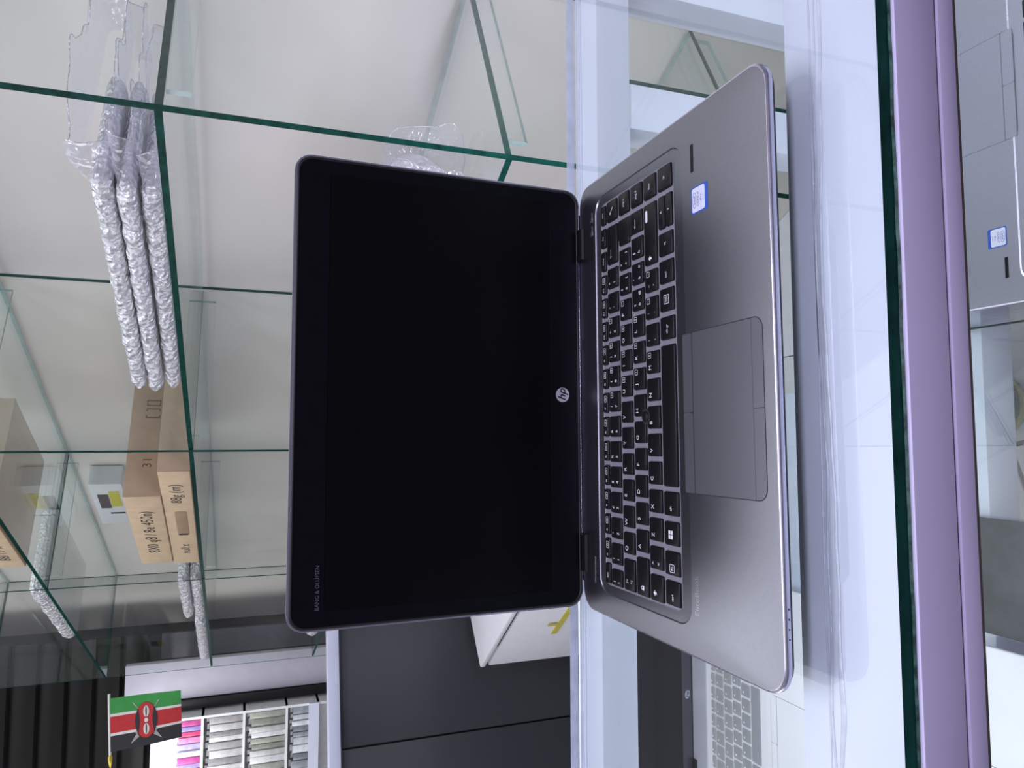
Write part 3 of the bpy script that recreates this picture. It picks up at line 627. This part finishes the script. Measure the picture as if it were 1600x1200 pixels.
# ------------------------------------------------------------------ flag
FP = Vector((-0.932, 3.068, 0.709)); FE = Vector((-1.158, 3.083, 0.700)); fd = (FE-FP).normalized()
fg = thing('hand_flag', 'small green red and black flag hanging from a white stick at the cabinet end', 'flag', FP)
bm = bmesh.new(); tube(bm, [Vector((0, 0, 0)), (FE-FP)*0.98], 0.0045, 10); obj('stick', bm, mat('white_stick', (0.75, 0.75, 0.72), 0.4), fg, 60)
bm = bmesh.new(); e = FE-FP; tube(bm, [e*0.98, e*0.98+fd*0.008, e*0.98+fd*0.03, e*0.98+fd*0.05], [0.003, 0.0075, 0.006, 0.0008], 8); obj('spear_tip', bm, mat('gold_tip', (0.75, 0.60, 0.08), 0.3, metal=0.4), fg, 40)
HO, FL = 0.196, 0.236; o0 = fd*0.012
def fpnt(a, b_, off=0.0):      # a along the stick 0..1, b_ down the cloth 0..1
    ripple = 0.006*math.sin(b_*5+a*3)*b_
    return o0+fd*(a*HO*(1-0.08*b_))+Vector((0.004*b_, -0.012+ripple-off, -0.004-b_*FL))
stripes = [(0.0, 0.295, (0.04, 0.30, 0.06), 'green_band'), (0.295, 0.345, (0.75, 0.72, 0.70), 'white_band'), (0.345, 0.655, (0.52, 0.025, 0.03), 'red_band'), (0.655, 0.705, (0.75, 0.72, 0.70), 'white_band'), (0.705, 1.0, (0.02, 0.02, 0.025), 'black_band')]
for (a0, a1, c, nm) in stripes:
    bm = bmesh.new(); m = mat(nm, c, 0.7, var=0.08, scale=40)
    for k in range(16):
        bm.faces.new([bm.verts.new(fpnt(a, b_)) for a, b_ in ((a0, k/16), (a1, k/16), (a1, (k+1)/16), (a0, (k+1)/16))])
    bmesh.ops.remove_doubles(bm, verts=bm.verts[:], dist=1e-6); bmesh.ops.solidify(bm, geom=bm.faces[:], thickness=0.0006)
    obj(nm, bm, m, fg, 60)
def patch(nm, pts, m, off, par):
    bm = bmesh.new(); bm.faces.new([bm.verts.new(fpnt(a, b_, off)) for a, b_ in pts]); bmesh.ops.solidify(bm, geom=bm.faces[:], thickness=0.0004); return obj(nm, bm, m, par)
RED = MATS['red_band']; WH = MATS['white_band']; BK = MATS['black_band']
def ell(ca, cb, ra, rb, n=20): return [(ca+ra*math.cos(2*math.pi*i/n), cb+rb*math.sin(2*math.pi*i/n)) for i in range(n)]
for sg in (-1, 1):
    patch('spear', [(0.14, 0.5+sg*0.17), (0.12, 0.5+sg*0.20), (0.72, 0.5-sg*0.165), (0.74, 0.5-sg*0.135)], WH, 0.0010, fg)
    patch('spear_head', [(0.72, 0.5-sg*0.13), (0.79, 0.5-sg*0.165), (0.92, 0.5-sg*0.225), (0.80, 0.5-sg*0.10)], WH, 0.0014, fg)
sh = patch('shield', ell(0.5, 0.5, 0.345, 0.155, 28), RED, 0.0018, fg)
for sg in (-1, 1):
    qs = [-1+2*i/14 for i in range(15)]; eo = lambda q: 0.157*math.sqrt(1-(q*0.24/0.345)**2)
    patch('shield_side', [(0.5+0.24*q, 0.5+sg*eo(q)) for q in qs]+[(0.5+0.24*q, 0.5+sg*(eo(q)-0.068*(1-q*q))) for q in qs[-2:0:-1]], BK, 0.0022, sh)
patch('shield_mark', ell(0.5, 0.5, 0.045, 0.030, 12), WH, 0.0024, sh)
for ca in (0.33, 0.67):
    patch('shield_mark', ell(ca, 0.5, 0.11, 0.042, 16), WH, 0.0024, sh); patch('shield_bar', ell(ca, 0.5, 0.10, 0.010, 10), BK, 0.0028, sh)

# ------------------------------------------------------------------ shop background at the far left
# roller shutter slats
sr = thing('roller_shutter', 'black roller shutter of wide horizontal slats above the flag', 'shutter', (-1.25, 3.50, 0.62))
for k in range(11):
    bm = bmesh.new(); prof = [(0, 0), (-0.012, 0.012), (-0.014, 0.045), (-0.010, 0.085), (0, 0.097)]
    loft(bm, [[(x, a, k*0.1+b_) for a, b_ in prof] for x in (-0.75, 0.42)]); obj('slat', bm, mat('shutter_slat', (0.006, 0.0058, 0.0055), 0.5, spec=0.2), sr, 40)
def board(label, x0, x1, z0, z1, y0, y1, m, cat='board', name='wall_board', bev=0.002):
    r = thing(name, label, cat, ((x0+x1)/2, (y0+y1)/2, z0))
    w_, d_ = (x1-x0)/2, (y1-y0)/2
    boxobj('board_face', (-w_, w_, -d_, d_, 0, z1-z0), m, r, bev=bev)
    boxobj('foot_strip', (-w_, w_, -d_-0.006, -d_-0.0002, 0.0, 0.05), M_GROOVE, r)
    return r
M_LAV = mat('lavender_board', (0.50, 0.48, 0.56), 0.5, var=0.03); M_GRY = mat('grey_board', (0.26, 0.25, 0.29), 0.5)
board('pale lavender upright board beside the packaged accessories', -1.085, -0.930, FLOORZ, 0.70, 3.40, 3.44, M_LAV)
board('mid grey upright board right of the pale lavender board', -1.075, -0.955, FLOORZ, 0.62, 4.0, 4.03, M_GRY)
board('black upright strip between the lavender board and the packaged accessories', -1.125, -1.088, FLOORZ, 0.62, 3.385, 3.44, M_BLACK)
# accessory rack
rk = thing('accessory_rack', 'white wall rack with three shelves holding packaged accessories', 'rack', (-1.37, 3.40, FLOORZ))
M_RACK = mat('rack_white', (0.86, 0.87, 0.88), 0.4)
boxobj('rack_back', (-0.26, 0.235, 0.02, 0.035, 0, gz(0.60)), M_RACK, rk)
tiers = [0.405, 0.245, 0.075, -0.055]
for z in tiers: boxobj('rack_shelf', (-0.26, 0.235, -0.085, 0.02, gz(z-0.010), gz(z)), M_RACK, rk)
boxobj('rack_rail', (-0.26, 0.235, -0.095, -0.0855, gz(-0.062), gz(-0.02)), M_FRAME, rk)
for xs in (-0.26, 0.225): boxobj('rack_side', (xs, xs+0.01, -0.086, 0.02, 0, gz(0.58)), M_RACK, rk)
pal = [[(0.55, 0.10, 0.32), (0.35, 0.28, 0.62), (0.62, 0.08, 0.20), (0.60, 0.25, 0.45), (0.45, 0.40, 0.70), (0.75, 0.76, 0.78)], [(0.42, 0.41, 0.41), (0.62, 0.61, 0.60), (0.30, 0.29, 0.30), (0.70, 0.69, 0.67)], [(0.40, 0.42, 0.36), (0.28, 0.30, 0.25), (0.60, 0.62, 0.60), (0.75, 0.75, 0.76)], [(0.30, 0.32, 0.35), (0.55, 0.58, 0.60), (0.72, 0.74, 0.78), (0.20, 0.22, 0.25)]]
nmz = ['top', 'second', 'third', 'lowest']; hues = {0: ['pink', 'violet', 'crimson', 'rose', 'lilac', 'white'], 1: ['mid grey', 'pale grey', 'dark grey', 'off white'], 2: ['olive grey', 'dark olive', 'pale grey', 'white'], 3: ['slate', 'silver grey', 'white', 'charcoal']}
order = ['first', 'second', 'third', 'fourth', 'fifth', 'sixth', 'seventh', 'eighth', 'ninth', 'tenth', 'eleventh', 'twelfth', 'thirteenth', 'fourteenth', 'fifteenth', 'sixteenth', 'seventeenth', 'eighteenth', 'nineteenth', 'twentieth']
for ti, z in enumerate(tiers):
    x = 0.222; k = 0; top = [0.10, 0.146, 0.156, 0.113][ti]
    while x > -0.16:
        wd = random.uniform(0.020, 0.034); ci = k % len(pal[ti]) if x > -0.02 or ti else 5
        c = pal[ti][ci]; hh = top*random.uniform(0.92, 1.0); dp = random.uniform(0.05, 0.07)
        m = mat('pack_%d_%d' % (ti, ci), c, 0.25, var=0.15, scale=50)
        r = thing('accessory_pack', '%s accessory pack, %s from the right on the %s shelf of the white rack' % (hues[ti][ci], order[k], nmz[ti]), 'package', (-1.37+x-wd/2, 3.40-0.05, z), 0, 'packaged accessories on the white rack')
        boxobj('pack_body', (-wd/2+0.0012, wd/2-0.0012, -dp/2, dp/2, 0, hh*0.92), m, r, bev=0.0025)
        boxobj('hang_tab', (-wd/2+0.004, wd/2-0.004, -0.002, 0.002, hh*0.92+0.0002, hh), M_RACK, r)
        x -= wd+0.0005; k += 1
# white round brush in front of the rack
br = thing('round_brush', 'white round brush head with radiating bristles below the accessory rack', 'brush', (-1.20, 3.18, -0.32))
bm = bmesh.new(); disc(bm, 0, 0, 0.0, 0.05, 20, z1=0.05); obj('brush_core', bm, M_RACK, br, 40)
bm = bmesh.new()
for i in range(90):
    a = math.pi*2*i/90; p = Vector((0.049*math.cos(a), 0.049*math.sin(a), 0.03)); q = p+Vector((0.055*math.cos(a), 0.055*math.sin(a), 0.09+0.02*random.random())); tube(bm, [p, q], 0.0016, 4)
b0 = obj('bristles', bm, M_WHITEBOX, br); b0['kind'] = 'stuff'

# charcoal counter further back
dc = thing('charcoal_counter', 'charcoal panelled counter with a white top edge behind the laptop at left', 'counter', (-0.5176, 2.011, FLOORZ), math.atan2(0.1157, 0.379))
boxobj('top_trim', (-1.3, 0.08, -0.02, 0.02, gz(0.0265), gz(0.0556)), M_FRAME, dc, bev=0.002)
for (a, b_) in ((-1.3, -0.282), (-0.278, 0.08)): boxobj('front_panel', (a, b_, -0.002, 0.018, 0.0, gz(0.0255)), M_DARKWALL, dc, bev=0.002)
boxobj('counter_body', (-1.3, 0.08, 0.0185, 0.12, 0.0, gz(0.02)), M_BLACK, dc)

# white chest
wbx = thing('white_chest', 'white lidded chest with a yellow gauge strip behind the laptop lid', 'chest', (-0.5772, 1.7923, FLOORZ), math.atan2(0.0833, 0.103))
HT = gz(-0.30)
boxobj('chest_body', (0.0, 0.22, -0.48, 0.0, 0.0, HT-0.022), M_WHITEBOX, wbx, bev=0.004)
boxobj('chest_lid', (-0.002, 0.22, -0.48, 0.002, HT-0.014, HT), M_WHITEBOX, wbx, bev=0.004)
boxobj('lid_gap', (0.006, 0.21, -0.47, -0.10, HT-0.022, HT-0.014), M_INK, wbx)
MY = mat('gauge_yellow', (0.62, 0.56, 0.10), 0.5)
boxobj('gauge_strip', (-0.0025, -0.0006, -0.35, -0.16, HT-0.155, HT-0.140), MY, wbx)
for k in (-0.33, -0.22): boxobj('gauge_tick', (-0.0030, -0.0026, k, k+0.012, HT-0.14, HT-0.115), MY, wbx)
bm = bmesh.new()
tube(bm, [(-0.255+0.038*math.cos(a), 1.53+0.05*math.sin(a), -0.2955+0.002*math.sin(3*a)+0.0003*i) for i, a in enumerate([k*math.pi/12 for k in range(40)])], 0.0032, 6)
cb = obj('black_cable', bm, M_BLACKPL, None, 60); tag(cb, 'thin black cable looped on top of the white chest', 'cable')
